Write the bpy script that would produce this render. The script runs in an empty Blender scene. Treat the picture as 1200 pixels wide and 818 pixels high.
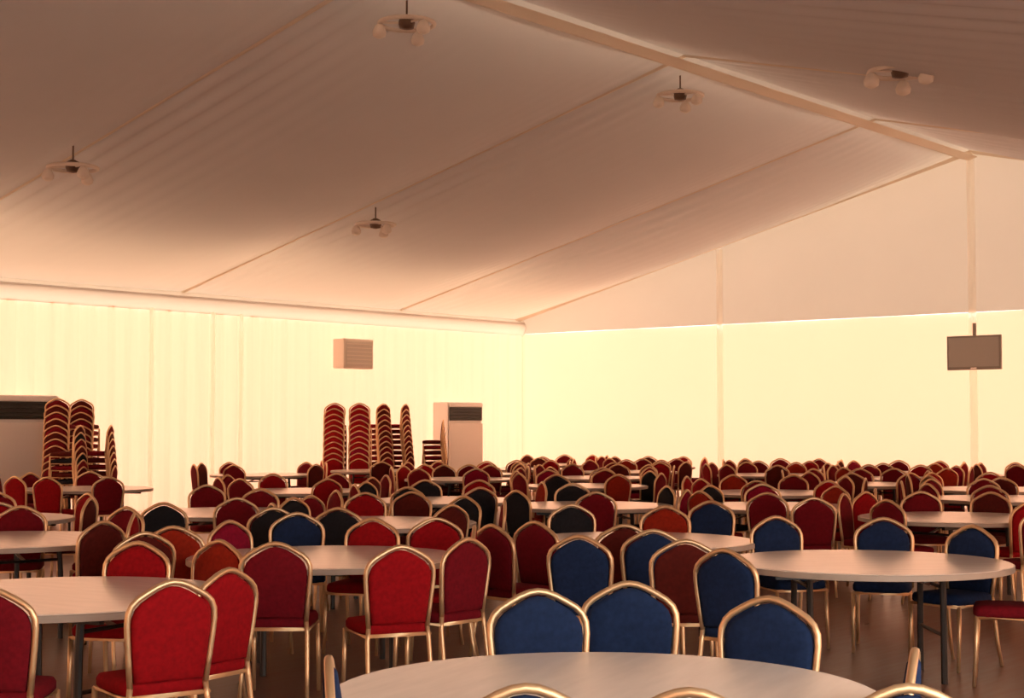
import bpy, bmesh, math, random
from mathutils import Vector, Matrix
random.seed(11)
sc = bpy.context.scene
COL = sc.collection
R = math.radians

# ---------------------------------------------------------------- camera, sky, exposure
# World axes: +X runs along the marquee ridge to the far gable, +Y to the long curtain wall.
cam_data = bpy.data.cameras.new('camera')
cam = bpy.data.objects.new('camera', cam_data)
COL.objects.link(cam)
cam_data.sensor_width = 36.0
cam_data.lens = 36.0 * 1790.0 / 1200.0
cam_data.clip_end = 400
cam.location = (0.0, 0.0, 1.63)
cam.rotation_euler = (R(90 + 2.815), 0, R(39.9 - 90))
sc.camera = cam

world = bpy.data.worlds.new('overcast_sky')
sc.world = world
world.use_nodes = True
bg = world.node_tree.nodes['Background']
bg.inputs['Color'].default_value = (1.0, 0.95, 0.88, 1)
bg.inputs['Strength'].default_value = 5.6

sc.view_settings.view_transform = 'Standard'
sc.view_settings.look = 'None'
sc.view_settings.gamma = 1.0
sc.view_settings.use_curve_mapping = False
sc.view_settings.exposure = 0.0

# ---------------------------------------------------------------- materials
def mat(name, color, rough=0.6, metal=0.0, spec=0.5, noise=None, bump=None, sheen=0.0):
    """noise = (scale, amount, stretch) varies the colour; bump = (scale, strength)."""
    m = bpy.data.materials.new(name)
    m.use_nodes = True
    nt = m.node_tree
    b = nt.nodes['Principled BSDF']
    b.inputs['Base Color'].default_value = (*color, 1)
    b.inputs['Roughness'].default_value = rough
    b.inputs['Metallic'].default_value = metal
    b.inputs['Specular IOR Level'].default_value = spec
    if sheen:
        b.inputs['Sheen Weight'].default_value = sheen
        b.inputs['Sheen Tint'].default_value = (*[min(1, c * 2 + .1) for c in color], 1)
    if noise or bump:
        tc = nt.nodes.new('ShaderNodeTexCoord')
        mp = nt.nodes.new('ShaderNodeMapping')
        nt.links.new(tc.outputs['Object'], mp.inputs['Vector'])
    if noise:
        mp.inputs['Scale'].default_value = noise[2] if len(noise) > 2 else (1, 1, 1)
        n = nt.nodes.new('ShaderNodeTexNoise')
        n.inputs['Scale'].default_value = noise[0]
        n.inputs['Detail'].default_value = 5
        nt.links.new(mp.outputs[0], n.inputs['Vector'])
        r = nt.nodes.new('ShaderNodeValToRGB')
        a = noise[1]
        r.color_ramp.elements[0].color = (*[c * (1 - a) for c in color], 1)
        r.color_ramp.elements[1].color = (*[min(1, c * (1 + a)) for c in color], 1)
        r.color_ramp.elements[0].position = .3
        r.color_ramp.elements[1].position = .7
        nt.links.new(n.outputs['Fac'], r.inputs[0])
        nt.links.new(r.outputs[0], b.inputs['Base Color'])
    if bump:
        n2 = nt.nodes.new('ShaderNodeTexNoise')
        n2.inputs['Scale'].default_value = bump[0]
        nt.links.new(tc.outputs['Object'], n2.inputs['Vector'])
        bp = nt.nodes.new('ShaderNodeBump')
        bp.inputs['Strength'].default_value = bump[1]
        bp.inputs['Distance'].default_value = .01
        nt.links.new(n2.outputs['Fac'], bp.inputs['Height'])
        nt.links.new(bp.outputs[0], b.inputs['Normal'])
    return m

def cloth(name, color, through, sheer):
    """Thin tent fabric: part of the light scatters back, part comes through."""
    m = bpy.data.materials.new(name)
    m.use_nodes = True
    nt = m.node_tree
    nt.nodes.remove(nt.nodes['Principled BSDF'])
    out = nt.nodes['Material Output']
    d = nt.nodes.new('ShaderNodeBsdfDiffuse')
    t = nt.nodes.new('ShaderNodeBsdfTranslucent')
    mx = nt.nodes.new('ShaderNodeMixShader')
    tc = nt.nodes.new('ShaderNodeTexCoord')
    n = nt.nodes.new('ShaderNodeTexNoise')
    n.inputs['Scale'].default_value = .8
    n.inputs['Detail'].default_value = 4
    nt.links.new(tc.outputs['Object'], n.inputs['Vector'])
    r = nt.nodes.new('ShaderNodeValToRGB')
    r.color_ramp.elements[0].color = (*[c * .95 for c in color], 1)
    r.color_ramp.elements[1].color = (*[min(1, c * 1.04) for c in color], 1)
    nt.links.new(n.outputs['Fac'], r.inputs[0])
    nt.links.new(r.outputs[0], d.inputs['Color'])
    t.inputs['Color'].default_value = (*through, 1)
    mx.inputs[0].default_value = sheer
    nt.links.new(d.outputs[0], mx.inputs[1])
    nt.links.new(t.outputs[0], mx.inputs[2])
    nt.links.new(mx.outputs[0], out.inputs['Surface'])
    return m

M = {}
M['curtain'] = cloth('cream_curtain_fabric', (.84, .78, .68), (.89, .452, .29), .5)
M['far_curtain'] = cloth('cream_backdrop_fabric', (.84, .78, .68), (.89, .452, .29), .5)
M['lining'] = cloth('pale_ceiling_lining', (.73, .755, .80), (.80, .60, .44), .16)
M['upper'] = cloth('gable_lining_fabric', (.82, .80, .78), (.60, .45, .33), .20)
M['valance'] = cloth('valance_fabric', (.84, .80, .76), (.80, .60, .44), .30)
M['eave'] = cloth('added_glow_sheet_fabric', (.85, .82, .78), (.92, .80, .66), .75)  # unseen sheet, added to pass sky light onto the lower lining
M['ridge'] = cloth('ridge_strip_fabric', (.86, .80, .72), (.95, .78, .60), .36)
M['sleeve'] = cloth('post_sleeve_fabric', (.92, .88, .80), (1.0, .97, .92), .92)
M['band'] = mat('pale_cover_band', (.86, .73, .61), .7)
M['roof'] = mat('roof_membrane', (.6, .6, .58), .6)
M['ground'] = mat('pale_paving', (.32, .29, .25), .9, noise=(.6, .15))
M['post'] = mat('white_aluminium', (.74, .66, .55), .45)
M['rail'] = mat('grey_rail', (.45, .36, .28), .5)

def floor_material():
    m = bpy.data.materials.new('brown_floor_boards')
    m.use_nodes = True
    nt = m.node_tree
    b = nt.nodes['Principled BSDF']
    tc = nt.nodes.new('ShaderNodeTexCoord')
    mp = nt.nodes.new('ShaderNodeMapping')
    mp.inputs['Scale'].default_value = (.9, 9, 1)
    n = nt.nodes.new('ShaderNodeTexNoise')
    n.inputs['Scale'].default_value = 2.2
    n.inputs['Detail'].default_value = 7
    r = nt.nodes.new('ShaderNodeValToRGB')
    r.color_ramp.elements[0].color = (.105, .042, .027, 1)
    r.color_ramp.elements[1].color = (.235, .102, .066, 1)
    nt.links.new(tc.outputs['Object'], mp.inputs[0])
    nt.links.new(mp.outputs[0], n.inputs['Vector'])
    nt.links.new(n.outputs['Fac'], r.inputs[0])
    nt.links.new(r.outputs[0], b.inputs['Base Color'])
    rr = nt.nodes.new('ShaderNodeMapRange')
    rr.inputs['To Min'].default_value = .22
    rr.inputs['To Max'].default_value = .42
    nt.links.new(n.outputs['Fac'], rr.inputs['Value'])
    nt.links.new(rr.outputs[0], b.inputs['Roughness'])
    return m
M['floor'] = floor_material()
M['joint'] = mat('dark_floor_gap', (.03, .015, .01), .7)

FAB = {'red': (.27, .004, .007), 'crimson': (.23, .005, .024), 'wine': (.150, .005, .010),
       'brown': (.085, .010, .007), 'orange': (.27, .018, .006), 'navy': (.012, .024, .066), 'black': (.016, .015, .018)}
for k, c in FAB.items():
    M['fab_' + k] = mat(k + '_upholstery', c, .9, noise=(40, .18), spec=.12)
M['gold'] = mat('gold_tube', (.74, .49, .27), .36, .7)
M['glide'] = mat('black_rubber', (.02, .02, .02), .7)
M['top'] = mat('pale_table_laminate', (.88, .79, .69), .20, spec=.85, noise=(3, .05, (1, 6, 1)))
M['edge'] = mat('table_edge_band', (.46, .36, .28), .5)
M['black'] = mat('black_steel', (.015, .013, .012), .38)
M['chrome'] = mat('bright_steel', (.75, .72, .68), .25, .9)
M['white'] = mat('white_plastic', (.88, .84, .78), .45)
M['panel'] = mat('beige_plastic', (.84, .76, .68), .45)
M['dark'] = mat('dark_grille', (.012, .014, .010), .5)
M['louver'] = mat('dark_louvre', (.035, .038, .030), .4)
M['screen'] = mat('grey_screen', (.50, .50, .46), .3)
M['bezel'] = mat('grey_bezel', (.32, .31, .27), .45)
M['box'] = mat('grey_housing', (.78, .70, .60), .6)
M['boxface'] = mat('grey_mesh_front', (.66, .60, .52), .8)
M['frost'] = mat('frosted_lamp', (.80, .74, .66), .4)
M['hub'] = mat('brown_hub', (.12, .07, .045), .5)
M['ringm'] = mat('white_lamp_ring', (.74, .66, .58), .4)

# ---------------------------------------------------------------- helpers
def tag(o, label=None, cat=None, group=None, kind=None):
    if label: o['label'] = label
    if cat: o['category'] = cat
    if group: o['group'] = group
    if kind: o['kind'] = kind
    return o

def obj(name, bm, material, parent=None, smooth=False, loc=None):
    me = bpy.data.meshes.new(name)
    bmesh.ops.recalc_face_normals(bm, faces=bm.faces)
    bm.to_mesh(me)
    bm.free()
    if smooth:
        for p in me.polygons:
            p.use_smooth = True
    me.materials.append(M[material])
    o = bpy.data.objects.new(name, me)
    COL.objects.link(o)
    if parent is not None: o.parent = parent
    if loc is not None: o.location = loc
    return o

def empty(name, loc=(0, 0, 0), yaw=0.0):
    o = bpy.data.objects.new(name, None)
    o.empty_display_size = .1
    COL.objects.link(o)
    o.location = loc
    o.rotation_euler = (0, 0, yaw)
    return o

def kids(o):
    return [c for c in bpy.data.objects if c.parent is o]

def box(bm, c, s, rot=None, bevel=0.0):
    r = bmesh.ops.create_cube(bm, size=1.0)
    vs = r['verts']
    for v in vs:
        v.co = Vector((v.co.x * s[0], v.co.y * s[1], v.co.z * s[2]))
    if bevel:
        es = list({e for v in vs for e in v.link_edges})
        rb = bmesh.ops.bevel(bm, geom=es, offset=bevel, segments=2, affect='EDGES', profile=.6)
        vs = list({v for f in rb['faces'] for v in f.verts} | {v for v in vs if v.is_valid})
    for v in vs:
        co = v.co
        if rot is not None: co = rot @ co
        v.co = co + Vector(c)
    return vs

def tube(bm, pts, r, n=8, closed=False, cap=True):
    pts = [Vector(p) for p in pts]
    m = len(pts)
    rad = r if isinstance(r, (list, tuple)) else [r] * m
    rings = []
    ref = None
    for i, p in enumerate(pts):
        if closed: t = pts[(i + 1) % m] - pts[i - 1]
        elif i == 0: t = pts[1] - p
        elif i == m - 1: t = p - pts[i - 1]
        else: t = (pts[i + 1] - p).normalized() + (p - pts[i - 1]).normalized()
        t.normalize()
        if ref is None:
            ref = Vector((0, 1, 0)) if abs(t.y) < .9 else Vector((1, 0, 0))
        a = (ref - t * ref.dot(t)).normalized()
        ref = a
        b = t.cross(a)
        rings.append([bm.verts.new(p + (a * math.cos(2 * math.pi * k / n) + b * math.sin(2 * math.pi * k / n)) * rad[i]) for k in range(n)])
    rng = range(m) if closed else range(m - 1)
    for i in rng:
        A, B = rings[i], rings[(i + 1) % m]
        for k in range(n):
            bm.faces.new((A[k], A[(k + 1) % n], B[(k + 1) % n], B[k]))
    if cap and not closed:
        bm.faces.new(rings[0][::-1])
        bm.faces.new(rings[-1])

def lathe(bm, prof, n=48, c=(0, 0, 0)):
    """prof: list of (radius, z), first and last are closed to the axis with a cap face."""
    rings = []
    for (r, z) in prof:
        rings.append([bm.verts.new((c[0] + r * math.cos(2 * math.pi * k / n), c[1] + r * math.sin(2 * math.pi * k / n), c[2] + z)) for k in range(n)])
    for A, B in zip(rings[:-1], rings[1:]):
        for k in range(n):
            bm.faces.new((A[k], A[(k + 1) % n], B[(k + 1) % n], B[k]))
    bm.faces.new(rings[0][::-1])
    bm.faces.new(rings[-1])

def grid(bm, nu, nv, f):
    vs = [[bm.verts.new(f(i / nu, j / nv)) for j in range(nv + 1)] for i in range(nu + 1)]
    for i in range(nu):
        for j in range(nv):
            bm.faces.new((vs[i][j], vs[i + 1][j], vs[i + 1][j + 1], vs[i][j + 1]))
    return vs

def poly(bm, pts):
    bm.faces.new([bm.verts.new(p) for p in pts])

# ---------------------------------------------------------------- the marquee
XG, XB = 28.5, -9.0            # far gable, near gable
YL, YR, YN = 23.5, 12.0, -1.4  # long curtain wall, ridge, near side
ZE, ZR = 4.13, 6.92            # eave and ridge
SL = (ZR - ZE) / (YL - YR)
def zroof(y):
    return ZR - SL * abs(y - YR)
ZC = 3.80                      # top of the lit curtains
ZN = zroof(YN)
YC = YR - (ZR - ZC) / SL         # where the near roof slope comes down to curtain height

bm = bmesh.new(); box(bm, ((XG + XB) / 2, (YL + YN) / 2, -.05), (XG - XB + .4, YL - YN + .4, .1))
floor = tag(obj('floor', bm, 'floor'), kind='structure')
# the deck is laid in long boards: the gaps between them are recessed dark strips
bm = bmesh.new(); box(bm, (0, 0, -.2), (240, 240, .1)); tag(obj('ground', bm, 'ground'), kind='structure')

# pleated curtain on the long wall, one panel per bay
def pleat(x, amp, k):
    return amp * (math.sin(x * k) + .45 * math.sin(x * k * 2.3 + 1.3) + .5 * math.sin(x * k * .37))
bm = bmesh.new()
def fL(u, v):
    x = XB + (XG - XB) * u
    a = .035 * (1 if x < 21 else .45)
    return (x, YL - .03 + pleat(x, a, 15.0) * (1 - .35 * v), ZC * v + .0)
grid(bm, 900, 3, fL)
wl = tag(obj('wall_left', bm, 'curtain', smooth=True), kind='structure')
for x in (17.5, 18.95, 19.65):     # overlaps where curtain lengths meet
    bm = bmesh.new(); grid(bm, 4, 2, lambda u, v: (x - .05 + .10 * u, YL - .11 - .02 * math.sin(math.pi * u), ZC * v)); obj('curtain_overlap', bm, 'sleeve', wl)
# far gable: smooth lit backdrop, pale lining above it
bm = bmesh.new()
def fG(u, v):
    y = YN + (YL - YN) * u
    return (XG - .03 + .012 * math.sin(y * 2.1) + .006 * math.sin(y * 7.7), y, min(ZC, zroof(y)) * v)
grid(bm, 260, 2, fG)
wg = tag(obj('wall_back', bm, 'far_curtain', smooth=True), kind='structure')
bm = bmesh.new()
for s in (0, .03):
    poly(bm, [(XG - .06 + s, YC, ZC), (XG - .06 + s, YL, ZC), (XG - .06 + s, YL, ZE), (XG - .06 + s, YR, ZR)])
    break
obj('gable_lining', bm, 'upper', wg)
# near gable and near side, behind the camera
bm = bmesh.new(); grid(bm, 60, 2, lambda u, v: (XB, YN + (YL - YN) * u, min(ZC, zroof(YN + (YL - YN) * u)) * v)); wf = tag(obj('wall_front', bm, 'curtain'), kind='structure')
bm = bmesh.new(); poly(bm, [(XB, YC, ZC), (XB, YL, ZC), (XB, YL, ZE), (XB, YR, ZR)]); obj('gable_lining', bm, 'lining', wf)
# near long side: curtains with an unseen opening added by the camera for daylight fill
XO = 7.0
bm = bmesh.new(); grid(bm, 60, 2, lambda u, v: (XO + (XG - XO) * u, YN, ZN * v)); wr = tag(obj('wall_right', bm, 'curtain'), kind='structure')
bm = bmesh.new(); grid(bm, 40, 2, lambda u, v: (XB + (-1.0 - XB) * u, YN, ZN * v)); obj('curtain_panel', bm, 'curtain', wr)

# roof skin over a sagging fabric lining, laid bay by bay between the rafters
RAFT = [-9.0, 0.4, 6.35, 12.3, 18.25, 24.2, 28.44]
bm = bmesh.new()
XE = XG - 0.8                    # and beyond this one, at the gable end
YE = YL - 3.0                     # below this line an added translucent sheet brightens the lining
def skin(bm, ya, yb, th, xa=XB - .3, xb=XG + .3):
    za, zb = zroof(ya) + .85, zroof(yb) + .85
    vs = [(xa, ya, za), (xb, ya, za), (xb, yb, zb), (xa, yb, zb)]
    poly(bm, vs)
    if th: poly(bm, [(x, y, z + th) for x, y, z in vs])
skin(bm, YN - .3, YR - .12, .06); skin(bm, YR + .40, YE, .06, xb=XE)  # skin stops short of the ridge: unseen gap added to backlight the strip
ceil = tag(obj('ceiling', bm, 'roof'), kind='structure')

bm = bmesh.new(); skin(bm, YE, YL + .05, 0); skin(bm, YR + .40, YE, 0, xa=XE); obj('added_glow_sheet', bm, 'eave', ceil)  # unseen translucent sheet, added so the lining glows near eave and gable

def lining(xa, xb, ya, yb, nv):
    """from the ridge (ya) down to the eave (yb); folds gather beside the rafters."""
    L = xb - xa
    bm = bmesh.new()
    nu = int(L / .055)
    def f(u, v):
        x = xa + L * u
        y = ya + (yb - ya) * v
        z = zroof(y)
        sag = .36 * math.sin(math.pi * u) * (math.sin(math.pi * min(1, v * 1.0)) ** .7 if v > 0 else 0)
        d = min(x - xa, (xb - x) * 1.6)
        amp = .018 * math.exp(-(d / 1.5) ** 2) * math.sin(math.pi * v) ** .5 if 0 < v < 1 else 0
        fold = amp * math.sin((x - xa) * 2 * math.pi / .30) * (1 + .5 * math.sin(x * 3.1))
        return (x, y, z - sag + fold)
    grid(bm, nu, nv, f)
    return obj('lining_panel', bm, 'lining', ceil, smooth=True)

for xa, xb in zip(RAFT[:-1], RAFT[1:]):
    lining(xa, xb, YR, YL - .02, 26)
    lining(xa, xb, YR, YN + .02, 26)
def band(x, w, drop):
    bm = bmesh.new()
    for (ya, yb) in ((YR, YL - .05), (YR, YN + .05)):
        n = 16
        for i in range(n):
            y0, y1 = ya + (yb - ya) * i / n, ya + (yb - ya) * (i + 1) / n
            a = [(x - w / 2, y0, zroof(y0) - .005), (x, y0, zroof(y0) - drop), (x + w / 2, y0, zroof(y0) - .005)]
            b = [(x - w / 2, y1, zroof(y1) - .005), (x, y1, zroof(y1) - drop), (x + w / 2, y1, zroof(y1) - .005)]
            poly(bm, [a[0], b[0], b[1], a[1]]); poly(bm, [a[1], b[1], b[2], a[2]])
    return obj('rafter_band', bm, 'ridge', ceil)
for x in RAFT[1:-1]:
    band(x, .13, .03)
band(XG - .22, .30, .06)
# ridge cover: a pale strip sagging slightly under the ridge
bm = bmesh.new()
n = 60
for i in range(n):
    x0, x1 = XB + (XG - .1 - XB) * i / n, XB + (XG - .1 - XB) * (i + 1) / n
    P = lambda x: [(x, YR + .34, ZR - SL * .34 - .012), (x, YR + .14, ZR - .16), (x, YR - .05, ZR - .10)]
    a, b = P(x0), P(x1)
    for k in range(2): poly(bm, [a[k], b[k], b[k + 1], a[k + 1]])
obj('ridge_band', bm, 'ridge', ceil)
# valance between curtain head and eave on the long wall
bm = bmesh.new()
grid(bm, 300, 4, lambda u, v: (XB + (XG - XB) * u, YL - .06 - .10 * math.sin(math.pi * v) , ZC - .04 + (ZE + .03 - ZC + .04) * v))
tag(obj('trim_1', bm, 'valance', smooth=True), kind='structure')
bm = bmesh.new(); box(bm, ((XG + XB) / 2, YL - .10, ZE - .09), (XG - XB, .06, .05)); tag(obj('trim_2', bm, 'rail'), kind='structure')
# gable posts
for i, y in enumerate((17.86, YR + .12, 6.2, .4)):
    bm = bmesh.new(); grid(bm, 8, 4, lambda u, v: (XG - .07 - .05 * math.sin(math.pi * u), y + .08 - .16 * u, (zroof(y) - .04) * v))
    tag(obj('trim_%d' % (3 + i), bm, 'sleeve'), kind='structure')

TABLES = {'T1': (4.11, 3.04), 'T2': (9.12, 4.63), 'T3': (4.66, 7.00), 'T4': (6.59, 10.63), 'T5': (7.13, 7.60), 'T14': (9.65, 6.83), 'T6': (9.89, 9.89), 'T7': (10.05, 12.22), 'T8': (7.90, 13.26), 'T9': (13.91, 15.35), 'T10': (13.30, 12.14), 'T11': (18.64, 16.67), 'T12': (17.72, 13.45), 'T13': (13.47, 10.16), 'T15': (14.61, 8.53), 'T17': (17.53, 10.23), 'T18': (20.88, 10.66), 'T19': (14.00, 6.16), 'T20': (20.40, 8.42), 'F1': (26.45, 9.97), 'F2': (26.30, 12.63), 'F3': (26.37, 15.17), 'F4': (26.38, 18.28), 'F5': (26.67, 20.95), 'F6': (23.44, 11.33), 'F7': (23.64, 13.84), 'F8': (23.54, 16.82), 'F9': (23.62, 19.57), 'F10': (20.62, 15.32), 'F11': (20.61, 18.27), 'F12': (20.94, 20.85), 'F13': (17.92, 7.24), 'F14': (17.96, 20.77), 'F15': (12.50, 18.16)}
CHAIRS = [
    ('a1', 4.86, 3.87, 2.44, 'navy', 'T1'),
    ('a2', 5.32, 3.80, 2.19, 'navy', 'T1'),
    ('a3', 5.17, 3.13, 1.73, 'navy', 'T1'),
    ('a4', 3.34, 3.20, -2.34, 'navy', 'T1'),
    ('a5', 4.35, 2.31, 0.39, 'navy', 'T1'),
    ('a6', 3.33, 2.77, -0.77, 'navy', 'T1'),
    ('a7', 3.59, 2.36, -0.99, 'navy', 'T1'),
    ('a8', 4.00, 1.97, -0.88, 'navy', 'T1'),
    ('b1', 10.00, 5.69, 2.55, 'navy', 'T2'),
    ('b2', 10.26, 5.08, 1.98, 'navy', 'T2'),
    ('b3', 9.87, 4.38, 1.34, 'navy', 'T2'),
    ('b4', 7.54, 4.56, -1.62, 'navy', 'T2'),
    ('b5', 9.44, 3.82, 0.38, 'wine', 'T2'),
    ('c1', 5.32, 7.39, 2.04, 'red', 'T3'),
    ('c2', 4.33, 5.76, -0.25, 'red', 'T3'),
    ('c3', 4.76, 6.01, 0.12, 'red', 'T3'),
    ('c4', 5.69, 7.21, 1.66, 'orange', 'T3'),
    ('c5', 3.76, 6.07, -0.84, 'wine', 'T3'),
    ('d1', 7.81, 7.95, 1.99, 'red', 'T5'),
    ('d2', 6.20, 6.99, -0.89, 'wine', 'T5'),
    ('d3', 6.42, 6.32, -0.45, 'red', 'T5'),
    ('d4', 7.68, 7.06, 0.71, 'red', 'T5'),
    ('d5', 7.01, 6.44, -0.04, 'wine', 'T5'),
    ('d6', 7.98, 8.81, 2.45, 'navy', 'T5'),
    ('e1', 8.74, 6.89, -1.61, 'wine', 'T14'),
    ('e2', 8.28, 6.88, -1.70, 'wine', 'T14'),
    ('e3', 7.82, 5.89, -1.22, 'navy', 'T14'),
    ('e4', 8.81, 6.33, -0.95, 'brown', 'T14'),
    ('e5', 8.52, 5.89, -0.95, 'navy', 'T14'),
    ('e6', 7.91, 5.25, -0.90, 'brown', 'T14'),
    ('e7', 10.59, 7.22, 2.08, 'orange', 'T14'),
    ('e8', 11.56, 7.41, 1.96, 'navy', 'T14'),
    ('e9', 10.36, 7.92, 2.51, 'black', 'T14'),
    ('f1', 6.53, 9.52, 0.06, 'brown', 'T4'),
    ('f2', 7.15, 11.33, 2.48, 'wine', 'T4'),
    ('f3', 7.09, 10.05, 0.76, 'red', 'T4'),
    ('f5', 6.10, 8.34, -0.28, 'brown', 'T4'),
    ('g1', 7.17, 8.40, 3.20, 'crimson', 'T5'),
    ('g2', 8.60, 11.19, -0.91, 'black', 'T7'),
    ('g3', 11.06, 13.67, 2.65, 'wine', 'T7'),
    ('g4', 10.74, 12.56, 2.12, 'wine', 'T7'),
    ('g5', 8.62, 9.87, -0.60, 'black', 'T7'),
    ('g6', 6.68, 8.61, -0.78, 'orange', 'T7'),
    ('h1', 9.17, 10.13, -1.97, 'black', 'T6'),
    ('h2', 9.80, 10.65, -3.10, 'black', 'T6'),
    ('h3', 10.80, 10.95, 2.33, 'red', 'T6'),
    ('h4', 9.84, 9.12, -0.11, 'brown', 'T6'),
    ('h5', 8.48, 7.91, -0.60, 'red', 'T6'),
    ('h6', 11.20, 10.77, 2.04, 'brown', 'T6'),
    ('i1', 15.35, 8.32, 1.34, 'orange', 'T15'),
    ('i2', 13.11, 7.24, -0.90, 'wine', 'T15'),
    ('i3', 14.16, 9.84, 1.08, 'black', 'T13'),
    ('i4', 14.82, 9.26, 2.94, 'black', 'T15'),
    ('j1', 21.38, 10.08, 0.71, 'red', 'T18'),
    ('j2', 13.26, 6.34, -1.85, 'wine', 'T19'),
    ('j3', 13.66, 5.48, -0.47, 'red', 'T19'),
    ('j4', 12.63, 4.89, -0.77, 'wine', 'T19'),
    ('', 7.56, 10.69, 1.73, 'wine', 'T4'),
    ('', 9.02, 9.40, -0.94, 'black', 'T6'),
    ('', 10.45, 9.13, 0.76, 'wine', 'T6'),
    ('', 10.80, 9.81, 1.63, 'black', 'T6'),
    ('', 9.54, 11.44, -0.59, 'wine', 'T7'),
    ('', 10.15, 11.28, 0.05, 'wine', 'T7'),
    ('', 10.95, 11.83, 1.17, 'wine', 'T7'),
    ('', 8.83, 13.14, 1.49, 'red', 'T8'),
    ('', 8.53, 13.98, 2.50, 'wine', 'T8'),
    ('', 7.58, 12.35, -0.47, 'red', 'T8'),
    ('', 8.37, 12.47, 0.66, 'brown', 'T8'),
    ('', 12.96, 15.19, -1.38, 'wine', 'T9'),
    ('', 13.50, 14.50, -0.33, 'red', 'T9'),
    ('', 14.14, 14.47, 0.17, 'brown', 'T9'),
    ('', 14.74, 14.84, 1.12, 'wine', 'T9'),
    ('', 14.77, 15.65, 1.99, 'wine', 'T9'),
    ('', 14.25, 16.15, 2.75, 'red', 'T9'),
    ('', 13.66, 16.22, -2.83, 'wine', 'T9'),
    ('', 13.12, 15.71, -1.90, 'wine', 'T9'),
    ('', 14.19, 11.68, 0.96, 'orange', 'T10'),
    ('', 14.13, 12.43, 1.98, 'red', 'T10'),
    ('', 13.81, 12.87, 2.56, 'black', 'T10'),
    ('', 13.09, 12.99, -3.02, 'black', 'T10'),
    ('', 12.57, 12.59, -2.05, 'wine', 'T10'),
    ('', 12.48, 11.84, -1.19, 'black', 'T10'),
    ('', 12.80, 11.28, -0.47, 'black', 'T10'),
    ('', 19.16, 17.44, 2.57, 'brown', 'T11'),
    ('', 18.47, 17.55, -3.02, 'red', 'T11'),
    ('', 17.86, 17.17, -2.21, 'wine', 'T11'),
    ('', 17.69, 16.55, -1.37, 'wine', 'T11'),
    ('', 18.16, 15.96, -0.71, 'crimson', 'T11'),
    ('', 18.71, 15.74, 0.19, 'wine', 'T11'),
    ('', 19.37, 16.15, 0.80, 'brown', 'T11'),
    ('', 19.48, 16.86, 1.92, 'wine', 'T11'),
    ('', 17.31, 12.69, -0.41, 'orange', 'T12'),
    ('', 17.97, 12.54, 0.21, 'wine', 'T12'),
    ('', 18.55, 13.09, 1.26, 'black', 'T12'),
    ('', 18.62, 13.81, 1.96, 'wine', 'T12'),
    ('', 18.10, 14.31, 2.61, 'crimson', 'T12'),
    ('', 17.52, 14.30, -2.91, 'wine', 'T12'),
    ('', 16.93, 13.76, -1.91, 'wine', 'T12'),
    ('', 16.85, 13.15, -1.34, 'black', 'T12'),
    ('', 12.59, 10.24, -1.72, 'black', 'T13'),
    ('', 12.78, 9.56, -0.89, 'wine', 'T13'),
    ('', 13.57, 9.21, 0.24, 'crimson', 'T13'),
    ('', 14.06, 10.81, 2.33, 'black', 'T13'),
    ('', 15.34, 9.04, 2.24, 'crimson', 'T15'),
    ('', 13.70, 8.65, -1.85, 'orange', 'T15'),
    ('', 13.77, 8.05, -1.20, 'wine', 'T15'),
    ('', 14.45, 7.54, -0.20, 'red', 'T15'),
    ('', 15.04, 7.78, 0.52, 'brown', 'T15'),
    ('', 18.30, 9.79, 1.03, 'wine', 'T17'),
    ('', 18.38, 10.47, 1.79, 'wine', 'T17'),
    ('', 17.95, 10.97, 2.53, 'orange', 'T17'),
    ('', 17.19, 11.07, -2.89, 'red', 'T17'),
    ('', 16.75, 10.60, -1.90, 'red', 'T17'),
    ('', 16.63, 9.84, -1.31, 'wine', 'T17'),
    ('', 17.17, 9.38, -0.43, 'red', 'T17'),
    ('', 17.91, 9.35, 0.35, 'brown', 'T17'),
    ('', 20.03, 10.87, -1.87, 'wine', 'T18'),
    ('', 19.98, 10.31, -1.26, 'brown', 'T18'),
    ('', 20.54, 9.87, -0.54, 'wine', 'T18'),
    ('', 21.63, 11.08, 2.02, 'wine', 'T18'),
    ('', 21.18, 11.47, 2.73, 'wine', 'T18'),
    ('', 20.42, 11.47, -2.57, 'brown', 'T18'),
    ('', 14.75, 5.59, 0.99, 'orange', 'T19'),
    ('', 14.89, 6.26, 1.64, 'brown', 'T19'),
    ('', 14.63, 6.75, 2.25, 'wine', 'T19'),
    ('', 13.91, 7.05, -2.96, 'wine', 'T19'),
    ('', 21.25, 8.17, 1.23, 'wine', 'T20'),
    ('', 21.18, 8.77, 2.09, 'red', 'T20'),
    ('', 20.63, 9.26, 2.78, 'red', 'T20'),
    ('', 19.95, 9.22, -2.54, 'brown', 'T20'),
    ('', 19.58, 8.79, -2.00, 'brown', 'T20'),
    ('', 19.58, 8.03, -0.99, 'brown', 'T20'),
    ('', 27.34, 10.19, 1.78, 'brown', 'F1'),
    ('', 27.03, 10.64, 2.45, 'wine', 'F1'),
    ('', 26.43, 10.93, -3.17, 'wine', 'F1'),
    ('', 25.81, 10.73, -2.35, 'brown', 'F1'),
    ('', 25.54, 10.05, -1.57, 'wine', 'F1'),
    ('', 25.73, 9.50, -1.12, 'wine', 'F1'),
    ('', 26.52, 13.50, 2.93, 'crimson', 'F2'),
    ('', 25.91, 13.45, -2.66, 'wine', 'F2'),
    ('', 25.46, 12.49, -1.42, 'wine', 'F2'),
    ('', 25.78, 11.89, -0.49, 'orange', 'F2'),
    ('', 26.38, 11.68, 0.04, 'red', 'F2'),
    ('', 26.95, 11.94, 0.62, 'red', 'F2'),
    ('', 27.18, 12.41, 1.39, 'red', 'F2'),
    ('', 27.17, 13.11, 1.95, 'wine', 'F2'),
    ('', 26.43, 14.18, 0.12, 'brown', 'F3'),
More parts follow.
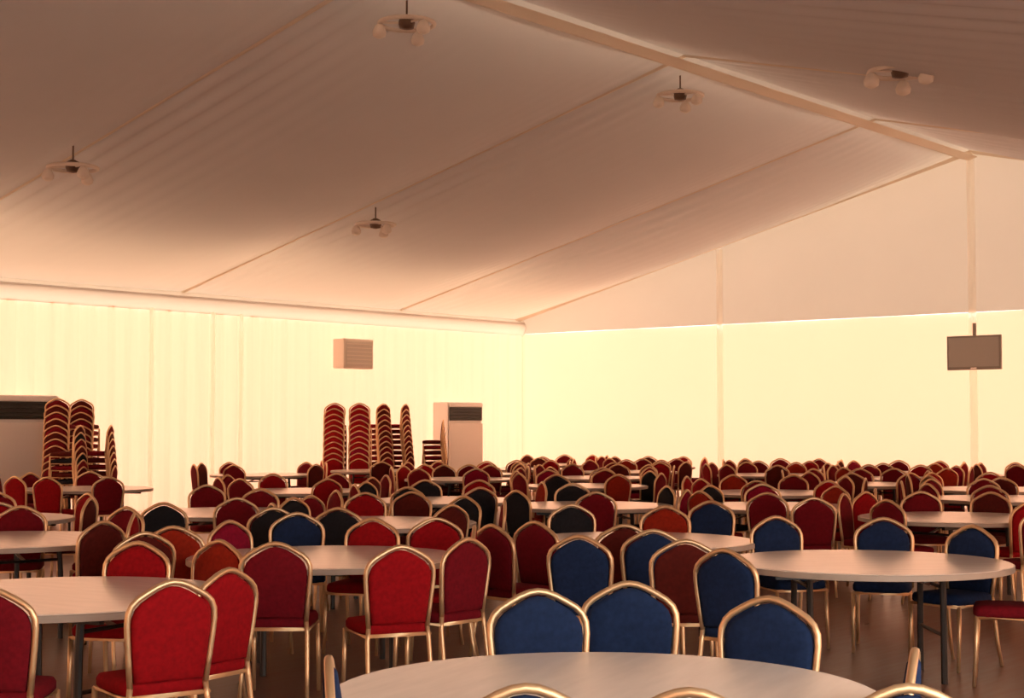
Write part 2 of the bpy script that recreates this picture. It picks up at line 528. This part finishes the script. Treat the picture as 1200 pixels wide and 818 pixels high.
    ('', 27.06, 14.50, 0.71, 'red', 'F3'),
    ('', 27.35, 15.02, 1.56, 'wine', 'F3'),
    ('', 27.15, 15.65, 2.09, 'wine', 'F3'),
    ('', 26.75, 16.04, 2.86, 'brown', 'F3'),
    ('', 26.02, 16.01, -2.69, 'wine', 'F3'),
    ('', 25.53, 15.62, -1.95, 'wine', 'F3'),
    ('', 25.48, 15.06, -1.41, 'wine', 'F3'),
    ('', 25.89, 14.44, -0.50, 'red', 'F3'),
    ('', 26.62, 19.18, 2.99, 'brown', 'F4'),
    ('', 25.87, 19.04, -2.54, 'wine', 'F4'),
    ('', 25.51, 18.49, -1.78, 'wine', 'F4'),
    ('', 25.60, 17.88, -1.21, 'wine', 'F4'),
    ('', 25.93, 17.45, -0.59, 'wine', 'F4'),
    ('', 26.58, 17.36, 0.28, 'crimson', 'F4'),
    ('', 27.03, 17.63, 0.92, 'brown', 'F4'),
    ('', 27.36, 18.25, 1.67, 'red', 'F4'),
    ('', 27.14, 18.86, 2.21, 'brown', 'F4'),
    ('', 27.41, 21.42, 2.03, 'wine', 'F5'),
    ('', 26.85, 21.80, 3.00, 'brown', 'F5'),
    ('', 25.80, 20.59, -1.30, 'orange', 'F5'),
    ('', 26.71, 20.05, 0.09, 'wine', 'F5'),
    ('', 27.33, 20.39, 0.88, 'wine', 'F5'),
    ('', 27.54, 20.87, 1.44, 'red', 'F5'),
    ('', 23.03, 10.42, -0.55, 'orange', 'F6'),
    ('', 23.76, 10.43, 0.23, 'wine', 'F6'),
    ('', 24.18, 10.82, 1.10, 'crimson', 'F6'),
    ('', 24.33, 11.40, 1.71, 'red', 'F6'),
    ('', 24.04, 12.05, 2.39, 'wine', 'F6'),
    ('', 23.42, 12.26, -3.15, 'wine', 'F6'),
    ('', 22.93, 12.13, -2.64, 'wine', 'F6'),
    ('', 22.57, 11.64, -1.90, 'orange', 'F6'),
    ('', 22.54, 10.92, -1.19, 'wine', 'F6'),
    ('', 23.89, 12.90, 0.12, 'wine', 'F7'),
    ('', 24.43, 13.35, 1.02, 'wine', 'F7'),
    ('', 24.52, 13.92, 1.65, 'orange', 'F7'),
    ('', 24.18, 14.51, 2.60, 'wine', 'F7'),
    ('', 23.57, 14.76, -3.10, 'wine', 'F7'),
    ('', 22.99, 14.48, -2.23, 'red', 'F7'),
    ('', 22.70, 13.94, -1.82, 'wine', 'F7'),
    ('', 22.90, 13.31, -0.85, 'brown', 'F7'),
    ('', 24.52, 16.87, 1.71, 'wine', 'F8'),
    ('', 24.32, 17.44, 2.16, 'orange', 'F8'),
    ('', 23.72, 17.69, 2.88, 'wine', 'F8'),
    ('', 23.08, 17.56, -2.60, 'wine', 'F8'),
    ('', 22.64, 16.40, -1.28, 'wine', 'F8'),
    ('', 23.10, 15.92, -0.56, 'red', 'F8'),
    ('', 23.64, 15.83, -0.04, 'brown', 'F8'),
    ('', 24.18, 16.17, 0.86, 'wine', 'F8'),
    ('', 22.93, 19.05, -0.88, 'wine', 'F9'),
    ('', 23.35, 18.71, -0.28, 'red', 'F9'),
    ('', 24.07, 18.81, 0.46, 'red', 'F9'),
    ('', 24.49, 19.16, 1.13, 'wine', 'F9'),
    ('', 24.43, 19.82, 1.84, 'brown', 'F9'),
    ('', 19.72, 15.42, -1.82, 'wine', 'F10'),
    ('', 19.89, 14.76, -0.79, 'red', 'F10'),
    ('', 20.43, 14.41, -0.07, 'crimson', 'F10'),
    ('', 21.21, 14.51, 0.53, 'wine', 'F10'),
    ('', 21.46, 15.11, 1.40, 'wine', 'F10'),
    ('', 21.47, 15.64, 1.87, 'brown', 'F10'),
    ('', 21.10, 16.17, 2.59, 'wine', 'F10'),
    ('', 20.46, 16.24, -2.98, 'wine', 'F10'),
    ('', 20.02, 15.94, -2.48, 'wine', 'F10'),
    ('', 21.47, 18.03, 1.38, 'brown', 'F11'),
    ('', 21.50, 18.68, 1.97, 'red', 'F11'),
    ('', 20.92, 19.10, 2.90, 'wine', 'F11'),
    ('', 20.32, 19.21, -2.95, 'wine', 'F11'),
    ('', 19.86, 18.86, -2.38, 'red', 'F11'),
    ('', 19.64, 18.23, -1.43, 'red', 'F11'),
    ('', 19.91, 17.64, -0.77, 'wine', 'F11'),
    ('', 20.61, 17.32, 0.13, 'wine', 'F11'),
    ('', 21.08, 17.54, 0.45, 'crimson', 'F11'),
    ('', 20.19, 21.30, -2.19, 'crimson', 'F12'),
    ('', 20.31, 20.16, -0.75, 'brown', 'F12'),
    ('', 21.44, 20.00, 0.41, 'wine', 'F12'),
    ('', 17.06, 7.64, -2.12, 'wine', 'F13'),
    ('', 16.99, 7.03, -1.32, 'wine', 'F13'),
    ('', 18.86, 7.13, 1.55, 'wine', 'F13'),
    ('', 18.63, 7.78, 2.16, 'wine', 'F13'),
    ('', 18.24, 8.17, 2.85, 'wine', 'F13'),
    ('', 17.50, 8.14, -2.63, 'wine', 'F13'),
    ('', 17.55, 21.62, -2.67, 'brown', 'F14'),
    ('', 17.06, 21.19, -1.97, 'wine', 'F14'),
    ('', 17.15, 20.40, -1.20, 'wine', 'F14'),
    ('', 18.18, 19.88, 0.11, 'brown', 'F14'),
    ('', 18.62, 20.18, 0.93, 'orange', 'F14'),
    ('', 18.88, 20.87, 1.66, 'wine', 'F14'),
    ('', 18.09, 21.65, 3.00, 'wine', 'F14'),
    ('', 13.09, 18.88, 2.60, 'wine', 'F15'),
    ('', 12.39, 19.07, -3.02, 'wine', 'F15'),
    ('', 11.77, 18.72, -2.22, 'wine', 'F15'),
    ('', 11.59, 18.13, -1.42, 'red', 'F15'),
    ('', 11.68, 17.62, -1.10, 'red', 'F15'),
    ('', 12.15, 17.23, -0.37, 'wine', 'F15'),
]

# ---------------------------------------------------------------- crown-back banquet chair (faces +Y, seat centre above the origin)
def lean(z):                      # backrest plane leans away from the sitter
    return -.190 - .045 * max(0, (z - .46)) / .47
CROWN = [(.178, .47), (.190, .58), (.200, .68), (.206, .755), (.203, .800), (.188, .835), (.160, .862), (.120, .886), (.075, .910), (.035, .925)]
def crown(inset=0.0, bottom=.47):
    h = [(x * (1 - inset / .2), z - inset * min(1, max(0, (z - .6) / .15))) for x, z in CROWN]
    h = [(x, max(z, bottom)) for x, z in h]
    return [(-x, z) for x, z in h] + [(0.0, .930 - inset)] + [(x, z) for x, z in h[::-1]]

MESH = {}
def chair_meshes(color):
    """one set of part meshes per upholstery colour; metal parts are shared by all"""
    P = []
    if 'metal' not in MESH:
        ml = []
        bm = bmesh.new(); tube(bm, [(x, lean(z), z) for x, z in crown()], .0145, 8)
        ml.append(('back_frame', bm, 'gold'))
        bm = bmesh.new(); tube(bm, [(-.195, -.19, .425), (-.195, .19, .425), (.195, .19, .425), (.195, -.19, .425)], .012, 6, closed=True)
        ml.append(('seat_frame', bm, 'gold'))
        for s in (-1, 1):
            bm = bmesh.new(); tube(bm, [(s * .178, lean(.47), .475), (s * .186, -.195, .40), (s * .192, -.225, .18), (s * .198, -.264, .0)], [.0145, .0145, .013, .012], 8)
            ml.append(('leg', bm, 'gold'))
            bm = bmesh.new(); tube(bm, [(s * .195, .185, .43), (s * .197, .19, .25), (s * .199, .206, .0)], [.0145, .0135, .012], 8)
            ml.append(('leg', bm, 'gold'))
        MESH['metal'] = []
        for nm, bm, mm in ml:
            me = bpy.data.meshes.new(nm); bmesh.ops.recalc_face_normals(bm, faces=bm.faces); bm.to_mesh(me); bm.free()
            for p in me.polygons: p.use_smooth = True
            me.materials.append(M[mm]); MESH['metal'].append((nm, me))
    if color not in MESH:
        # seat cushion: rounded slab with a crowned top
        bm = bmesh.new()
        n = 28
        def ring(k, z):
            vs = []
            for i in range(n):
                a = 2 * math.pi * i / n
                c, s = math.cos(a), math.sin(a)
                e = .32
                x = math.copysign(abs(c) ** e, c) * .205 * k; y = math.copysign(abs(s) ** e, s) * .205 * k
                vs.append(bm.verts.new((x, y + .005, z)))
            return vs
        rs = [ring(.93, .428), ring(1.0, .445), ring(1.0, .475), ring(.95, .493), ring(.7, .503), ring(.3, .507)]
        for A, B in zip(rs[:-1], rs[1:]):
            for k in range(n): bm.faces.new((A[k], A[(k + 1) % n], B[(k + 1) % n], B[k]))
        bm.faces.new(rs[0][::-1]); bm.faces.new(rs[-1])
        seat = bpy.data.meshes.new('seat'); bmesh.ops.recalc_face_normals(bm, faces=bm.faces); bm.to_mesh(seat); bm.free()
        # backrest pad inside the crown frame
        bm = bmesh.new()
        o1 = crown(.019, .49); o2 = crown(.036, .505); cz = .70
        def rg(pts, dy, k=1.0):
            return [bm.verts.new((x * k, lean(cz + (z - cz) * k) + dy, cz + (z - cz) * k)) for x, z in pts]
        rs = [rg(o2, -.026, .35), rg(o2, -.025, .72), rg(o2, -.020), rg(o1, -.012), rg(o1, .010), rg(o2, .022), rg(o2, .027, .72), rg(o2, .028, .35)]
        m = len(o1)
        for A, B in zip(rs[:-1], rs[1:]):
            for k in range(m): bm.faces.new((A[k], A[(k + 1) % m], B[(k + 1) % m], B[k]))
        bm.faces.new(rs[0][::-1]); bm.faces.new(rs[-1])
        back = bpy.data.meshes.new('backrest'); bmesh.ops.recalc_face_normals(bm, faces=bm.faces); bm.to_mesh(back); bm.free()
        for me in (seat, back):
            for p in me.polygons: p.use_smooth = True
            me.materials.append(M['fab_' + color])
        MESH[color] = [('seat', seat), ('backrest', back)]
    return MESH[color] + MESH['metal']

def chair(loc, yaw, color, label, group=None, tilt=0.0):
    r = empty('banquet_chair', loc, yaw)
    r.rotation_euler = (tilt, 0, yaw)
    tag(r, label, 'chair', group)
    for nm, me in chair_meshes(color):
        o = bpy.data.objects.new(nm, me)
        COL.objects.link(o)
        o.parent = r
    return r

# ---------------------------------------------------------------- round folding table
TM = {}
def table_meshes():
    if TM: return TM['l']
    l = []
    bm = bmesh.new(); lathe(bm, [(.905, .712), (.915, .716), (.915, .737), (.908, .742), (.885, .742)], 72); l.append(('tabletop', bm, 'top'))
    bm = bmesh.new()
    pr = [(.910, .700), (.921, .703), (.921, .736), (.9155, .738), (.9155, .712), (.910, .709)]
    n = 72
    rings = [[bm.verts.new((r * math.cos(2 * math.pi * k / n), r * math.sin(2 * math.pi * k / n), z)) for k in range(n)] for r, z in pr]
    for i in range(len(rings)):
        A, B = rings[i], rings[(i + 1) % len(rings)]
        for k in range(n): bm.faces.new((A[k], A[(k + 1) % n], B[(k + 1) % n], B[k]))
    l.append(('edge_band', bm, 'edge'))
    for q in (-1, 1):
        bm = bmesh.new(); box(bm, (0, q * .36, .685), (1.30, .035, .05)); l.append(('rail', bm, 'black'))
    for q in (-1, 0, 1):
        bm = bmesh.new(); box(bm, (q * .55, 0, .690), (.03, .685, .035)); l.append(('rail', bm, 'black'))
    for sx in (-1, 1):
        for sy in (-1, 1):
            bm = bmesh.new(); tube(bm, [(sx * .42, sy * .26, .70), (sx * .42, sy * .275, .5), (sx * .42, sy * .28, .0)], .021, 8); l.append(('leg', bm, 'black'))
        for z, w in ((.30, .277), (.60, .268)):
            bm = bmesh.new(); tube(bm, [(sx * .42, -w, z), (sx * .42, w, z)], .012, 6); l.append(('crossbar', bm, 'black'))
        bm = bmesh.new(); tube(bm, [(sx * .41, 0, .595), (sx * .26, 0, .64), (sx * .12, 0, .705)], .013, 6); l.append(('brace', bm, 'chrome'))
    out = []
    for nm, bm, mm in l:
        me = bpy.data.meshes.new(nm); bmesh.ops.recalc_face_normals(bm, faces=bm.faces); bm.to_mesh(me); bm.free()
        me.materials.append(M[mm]); out.append((nm, me))
    TM['l'] = out
    return out
def table(x, y, yaw, label, group=None):
    r = empty('round_table', (x, y, 0), yaw)
    tag(r, label, 'table', group)
    for nm, me in table_meshes():
        o = bpy.data.objects.new(nm, me); COL.objects.link(o); o.parent = r
    return r

TLAB = {
 'T1': ('pale round folding table nearest the camera, ringed by navy chairs', 'nearest table'),
 'T2': ('pale round folding table beside the bare brown floor, black legs in full view', 'table beside the bare floor'),
 'T3': ('pale round table among bright red chairs, nearest on the air conditioner side', 'nearest table on the air conditioner side'),
 'T4': ('pale round table cut by the picture edge, behind the nearest red chairs', 'table cut by the picture edge'),
 'T5': ('pale round folding table whose black leg stands just behind the nearest table', 'table just behind the nearest table'),
 'T14': ('pale round table half hidden by a cluster of navy and wine chairs', 'half hidden table behind the nearest navy chairs'),
 'T6': ('pale round table between black chairs and deep red chairs in the middle', 'middle table with the black chairs'),
 'T7': ('pale round table in front of the open gap by the curtain wall', 'table before the open wall gap'),
 'T8': ('pale round table in front of the low red chairs under the large air conditioner', 'table under the large air conditioner'),
 'T9': ('small looking round table right in front of the solid red chair stacks', 'table before the red chair stacks'),
 'T10': ('small looking round table in front of the distant air conditioner', 'table before the distant air conditioner'),
 'T11': ('thin pale round table sliver directly below the distant air conditioner', 'table directly below the distant air conditioner'),
 'T12': ('long looking pale table sliver in the far rows, left of the plain gable post', 'far table left of the plain gable post'),
 'T13': ('pale round table mostly hidden behind the navy chair cluster', 'table behind the navy chair cluster'),
 'T15': ('pale round table behind the table beside the bare floor, dark chairs around it', 'table with dark chairs in the middle rows'),
 'T17': ('pale round table sliver in front of the plain gable post', 'table in front of the plain gable post'),
 'T18': ('pale round table sliver below and left of the television post', 'table left of the television post'),
 'T19': ('pale round table in the row right behind the table beside the bare floor', 'table right behind the one by the bare floor'),
 'T20': ('pale round table sliver directly under the wall television', 'table directly under the television'),
}
CLAB = {
 'a1': 'navy crown-back chair beyond the nearest table, standing on the left of a close pair',
 'a2': 'navy crown-back chair beyond the nearest table, right one of a close pair',
 'a3': 'navy crown-back chair standing alone beyond the nearest table, in front of black table legs',
 'a4': 'navy chair at the left end of the nearest table, frame edge showing',
 'a5': 'navy chair at the right end of the nearest table, seen side on',
 'a6': 'gold crown tip on the near side of the nearest table, below the pair',
 'a7': 'gold crown tip on the near side of the nearest table, below the lone chair',
 'a8': 'chair at the near right of the nearest table, gold crown tip over bare floor',
 'b1': 'navy chair behind the table beside the bare floor, leftmost of three',
 'b2': 'navy chair behind the table beside the bare floor, middle of three',
 'b3': 'navy chair behind the table beside the bare floor, rightmost of three',
 'b4': 'navy chair with bright gold edge touching the table beside the bare floor',
 'b5': 'wine red chair at the right end of the table beside the bare floor',
 'c1': 'bright red chair facing us behind the nearest table on the air conditioner side',
 'c2': 'large bright red chair seen from behind, nearest red chair in full view',
 'c3': 'large red chair beside the nearest full red one, gold rear leg showing',
 'c4': 'orange red chair behind the two large red chair backs',
 'c5': 'wine red chair cut by the picture edge, in front of a pale table',
 'd1': 'bright red chair facing us across the table just behind the nearest table',
 'd2': 'wine red chair seen from behind with its legs beside a black table leg',
 'd3': 'bright red chair back, right end of the table behind the nearest table',
 'd4': 'red chair tucked behind the bright red chair back at that table end',
 'd5': 'wine red chair between the bright red chair back and the navy pair',
 'd6': 'navy chair behind the wine red chair with the black table leg',
 'e1': 'tall wine red chair back directly above the left navy chair of the pair',
 'e2': 'wine red chair just left of the tall wine back above the navy pair',
 'e3': 'navy chair seen obliquely above the gap of the navy pair',
 'e4': 'dark brown red chair behind the right navy chair of the pair',
 'e5': 'navy chair seen obliquely above the right navy chair of the pair',
 'e6': 'dark brown red chair above the gap before the lone navy chair',
 'e7': 'orange red chair facing us behind the navy chair cluster',
 'e8': 'navy chair facing us behind the brown red chair of the cluster',
 'e9': 'black chair in the middle rows above the tall wine red back',
 'f1': 'dark brown chair at the end of the table cut by the picture edge',
 'f2': 'wine red chair behind the table cut by the picture edge',
 'f3': 'red chair behind the table cut by the picture edge, beside the dark brown one',
 'f5': 'dark brown chair just behind the bright red one facing us',
 'g1': 'crimson chair above the orange red chair, among the front red chairs',
 'g2': 'black chair standing out against the open gap by the curtain wall',
 'g3': 'wine red chair behind the table before the open gap',
 'g4': 'wine red chair right behind the table before the open gap, towards the chair stacks',
 'g5': 'black chair between the crimson chair and the black chair pair',
 'g6': 'orange red chair in front of the black chair at the open gap',
 'h1': 'black chair at the middle table, left of the black pair',
 'h2': 'black chair at the middle table, right of the black pair',
 'h3': 'red chair behind the middle table with the black chairs',
 'h4': 'brown red chair at the right of the middle table with the black chairs',
 'h5': 'red chair in front of the brown red one, right of the middle table',
 'h6': 'brown red chair behind the middle table, under the chair stacks',
 'i1': 'orange red chair above the left navy chair of the bare floor table',
 'i2': 'wine red chair just in front of the high orange red one',
 'i3': 'black chair in the far middle rows behind the orange red chair',
 'i4': 'black chair in the far middle rows behind the single navy one',
 'j1': 'red chair rising above the far rows left of the television post',
 'j2': 'wine red chair below the one that rises above the far rows',
 'j3': 'red chair below the television, behind the table row',
 'j4': 'wine red chair cut by the picture edge below the television',
}
FLAB = {
 'F1': 'far table cut by the picture edge', 'F2': 'far table left of the television post', 'F3': 'back table right of the plain post',
 'F4': 'back table left of the plain post', 'F5': 'back row table nearest the tent corner', 'F9': 'far table right of the distant air conditioner',
 'F12': 'back row table before the slim chair stacks', 'F6': 'second far table left of the television post', 'F7': 'far table below the plain gable post',
 'F8': 'far table second from the plain gable post', 'F10': 'far table third from the plain gable post', 'F11': 'far table before the distant air conditioner',
 'F13': 'table beyond the bare floor below the television', 'F14': 'far table left of the solid red stacks', 'F15': 'table before the lower front stacks'}
CWORD = {'red': 'bright red', 'crimson': 'crimson', 'wine': 'wine red', 'brown': 'brownish red', 'orange': 'orange red', 'navy': 'navy', 'black': 'black'}
for k, (x, y) in TABLES.items():
    yaw = {'T1': .3, 'T2': R(39.9 - 90), 'T3': R(39.9 - 90) - .5, 'T5': R(39.9 - 90) + .2}.get(k, random.uniform(0, 3))
    if k in TLAB:
        table(x, y, yaw, TLAB[k][0])
    else:
        table(x, y, yaw, 'pale round ' + FLAB[k].replace('far table', 'table far off') + ', almost hidden by chairs', 'distant tables in the far rows')
ORD = ['first', 'second', 'third', 'fourth', 'fifth', 'sixth', 'seventh', 'eighth', 'ninth', 'tenth', 'eleventh', 'twelfth']
CA, SA = math.cos(R(39.9)), math.sin(R(39.9))
def side(x, y):                       # how far right of the camera's axis, over depth
    return (x * SA - y * CA) / (x * CA + y * SA)
def turned(x, y, yaw):
    f = Vector((-math.sin(yaw), math.cos(yaw))); v = Vector((x, y)).normalized()
    d, c = f.dot(v), f.x * v.y - f.y * v.x
    if d > .6: return 'seen from behind'
    if d < -.6: return 'facing us'
    return 'turned rightwards' if c > 0 else 'turned leftwards'
fam = {}
for c in CHAIRS:
    if c[0] not in CLAB:
        fam.setdefault((c[5], c[4], turned(c[1], c[2], c[3])), []).append(c)
for c in CHAIRS:
    ck, x, y, yaw, col, tk = c
    if ck in CLAB:
        chair((x, y, 0), yaw, col, CLAB[ck]); continue
    where = TLAB[tk][1] if tk in TLAB else FLAB[tk]
    tn = turned(x, y, yaw)
    f = sorted(fam[(tk, col, tn)], key=lambda q: side(q[1], q[2]))
    od = '' if len(f) == 1 else ORD[f.index(c)] + ' '
    chair((x, y, 0), yaw, col, '%s%s chair %s, %s' % (od, CWORD[col], tn, where), 'chairs around the ' + where)

# ---------------------------------------------------------------- stacked chairs along the curtain wall
DZ, DY = .112, .012
def stack(x, y, yaw, n, cols, where):
    for i in range(n):
        oy = DY * (i - n * .5)
        c = cols[i % len(cols)]
        lb = '%s chair, %s from below in the %s' % (CWORD[c], ORD[i], where)
        chair((x - math.sin(yaw) * oy, y + math.cos(yaw) * oy, i * DZ), yaw + random.uniform(-.03, .03), c, lb, None if i == n - 1 else 'chairs of the ' + where)
FU = R(39.9 - 90)
stack(14.84, 22.30, FU, 11, ['wine', 'brown'], 'tall stack at the air conditioner edge')
stack(15.62, 22.75, FU, 11, ['brown', 'wine'], 'tall stack behind the front stacks')
stack(14.56, 21.65, FU + 1.4, 7, ['brown', 'wine', 'black'], 'front stack nearer the air conditioner')
stack(15.22, 21.75, FU + 1.6, 7, ['wine', 'brown'], 'front stack nearer the open gap')
stack(21.55, 22.70, FU, 11, ['red'], 'left solid red stack')
stack(21.87, 22.30, FU, 11, ['red', 'red', 'crimson'], 'right solid red stack')
stack(22.85, 22.80, FU + .9, 11, ['wine', 'brown'], 'slim stack beside the red stacks')
stack(23.42, 22.75, FU + 1.2, 11, ['wine', 'brown'], 'slim stack second from the red stacks')
stack(23.90, 22.15, FU + 1.6, 8, ['wine', 'brown'], 'low stack by the distant unit')

# ---------------------------------------------------------------- floor standing air conditioners
def air_conditioner(x, y, w, label):
    r = empty('air_conditioner', (x, y, 0), 0)   # front faces -Y
    tag(r, label, 'air conditioner')
    d, h = .50, 2.12
    bm = bmesh.new(); box(bm, (0, 0, .05), (w, d - .04, .10), bevel=.01); obj('base', bm, 'louver', r)
    bm = bmesh.new()
    box(bm, (0, .02, .10 + (h - .10) / 2), (w, d - .04, h - .10), bevel=.025)
    obj('body', bm, 'white', r)
    bm = bmesh.new(); box(bm, (0, -d / 2 + .005, .93), (w * .97, .03, 1.46), bevel=.012); obj('front_panel', bm, 'panel', r)
    bm = bmesh.new(); box(bm, (0, -d / 2 + .012, 1.86), (w * .94, .022, .30)); g = obj('air_outlet', bm, 'dark', r)
    for k in range(4):
        bm = bmesh.new(); box(bm, (0, -d / 2 - .004, 1.755 + .07 * k), (w * .92, .03, .010), rot=Matrix.Rotation(R(25), 3, 'X')); obj('louvre', bm, 'louver', g)
    bm = bmesh.new(); box(bm, (0, -d / 2 + .004, 2.06), (w * .96, .03, .09), bevel=.01); obj('top_fascia', bm, 'white', r)
    ig = bmesh.new()
    box(ig, (0, -d / 2 - .012, .42), (w * .8, .01, .5)); gi = obj('intake_grille', ig, 'panel', r)
    for k in range(7):
        bm = bmesh.new(); box(bm, (0, -d / 2 - .020, .22 + .065 * k), (w * .78, .012, .022)); obj('slat', bm, 'white', gi)
    return r
air_conditioner(14.55, 23.12, 1.30, 'large white floor air conditioner with dark outlet slot, cut by the picture edge')
air_conditioner(25.75, 23.12, 1.15, 'distant white floor air conditioner with dark outlet slot beside the slim chair stacks')

# ---------------------------------------------------------------- television on the gable post and grey box on the curtain wall
tv = empty('wall_television', (XG - .34, YR - .02, 3.0), R(90))      # screen faces -X
tag(tv, 'grey flat television mounted high on the gable post', 'television')
tv.rotation_euler = (R(0), 0, R(-90))
def L(bm): return bm
bm = bmesh.new(); box(bm, (0, 0, 0), (1.08, .06, .66), bevel=.012); obj('housing', bm, 'bezel', tv)
bm = bmesh.new(); box(bm, (0, -.032, .01), (1.00, .012, .56)); obj('screen', bm, 'screen', tv)
bm = bmesh.new(); box(bm, (0, -.034, -.30), (.12, .012, .025)); obj('control_strip', bm, 'chrome', tv)
bm = bmesh.new(); box(bm, (0, .06, 0), (.30, .07, .30), bevel=.01); box(bm, (0, .03, .42), (.06, .04, .30)); obj('wall_bracket', bm, 'bezel', tv)

wb = empty('wall_box', (22.45, YL - .38, 3.10), 0)
tag(wb, 'grey square box mounted high on the curtain wall above the red chair stacks', 'box')
bm = bmesh.new(); box(bm, (0, 0, 0), (.86, .34, .62), bevel=.03); obj('housing', bm, 'box', wb)
bm = bmesh.new(); box(bm, (0, -.175, 0), (.76, .02, .52), bevel=.008); fr = obj('front_grille', bm, 'boxface', wb)
for k in range(6):
    bm = bmesh.new(); box(bm, (0, -.190, -.20 + .08 * k), (.72, .014, .02)); obj('slat', bm, 'box', fr)
bm = bmesh.new(); box(bm, (0, .21, 0), (.2, .12, .2)); obj('wall_bracket', bm, 'bezel', wb)

# ---------------------------------------------------------------- round ceiling lights hanging under the lining
def ceiling_light(x, y, label, zd=.30):
    zt = zroof(y)
    r = empty('ceiling_light', (x, y, zt - zd), 0)
    tag(r, label, 'ceiling light')
    bm = bmesh.new(); tube(bm, [(0, 0, .02), (0, 0, zd - .02)], .012, 8); obj('stem', bm, 'hub', r)
    bm = bmesh.new(); lathe(bm, [(.02, -.10), (.085, -.085), (.10, -.02), (.085, .05), (.03, .08)], 24); obj('hub', bm, 'hub', r, smooth=True)
    bm = bmesh.new()
    n = 40
    tube(bm, [(.33 * math.cos(2 * math.pi * k / n), .33 * math.sin(2 * math.pi * k / n), -.03) for k in range(n)], .028, 8, closed=True)
    obj('ring', bm, 'ringm', r, smooth=True)
    for k in range(3):
        a = 2 * math.pi * k / 3 + R(20)
        c, s = math.cos(a), math.sin(a)
        bm = bmesh.new(); tube(bm, [(.08 * c, .08 * s, -.02), (.33 * c, .33 * s, -.03)], .014, 6); ar = obj('arm', bm, 'ringm', r)
        bm = bmesh.new(); lathe(bm, [(.02, .0), (.055, -.03), (.085, -.10), (.075, -.15), (.03, -.175)], 20, (.33 * c, .33 * s, -.045)); obj('lamp_shade', bm, 'frost', r, smooth=True)
    return r
ceiling_light(13.12, 12.62, 'ceiling light near the ridge, closest to the camera, three pale shades')
ceiling_light(18.77, 12.45, 'ceiling light just below the pale ridge strip, farther from the camera')
ceiling_light(12.1, 17.97, 'ceiling light low over the large air conditioner side')
ceiling_light(18.41, 18.43, 'ceiling light low on the roof slope above the grey wall box')
ceiling_light(15.3, 7.3, 'ceiling light on the roof slope beyond the ridge strip, nearest its end')
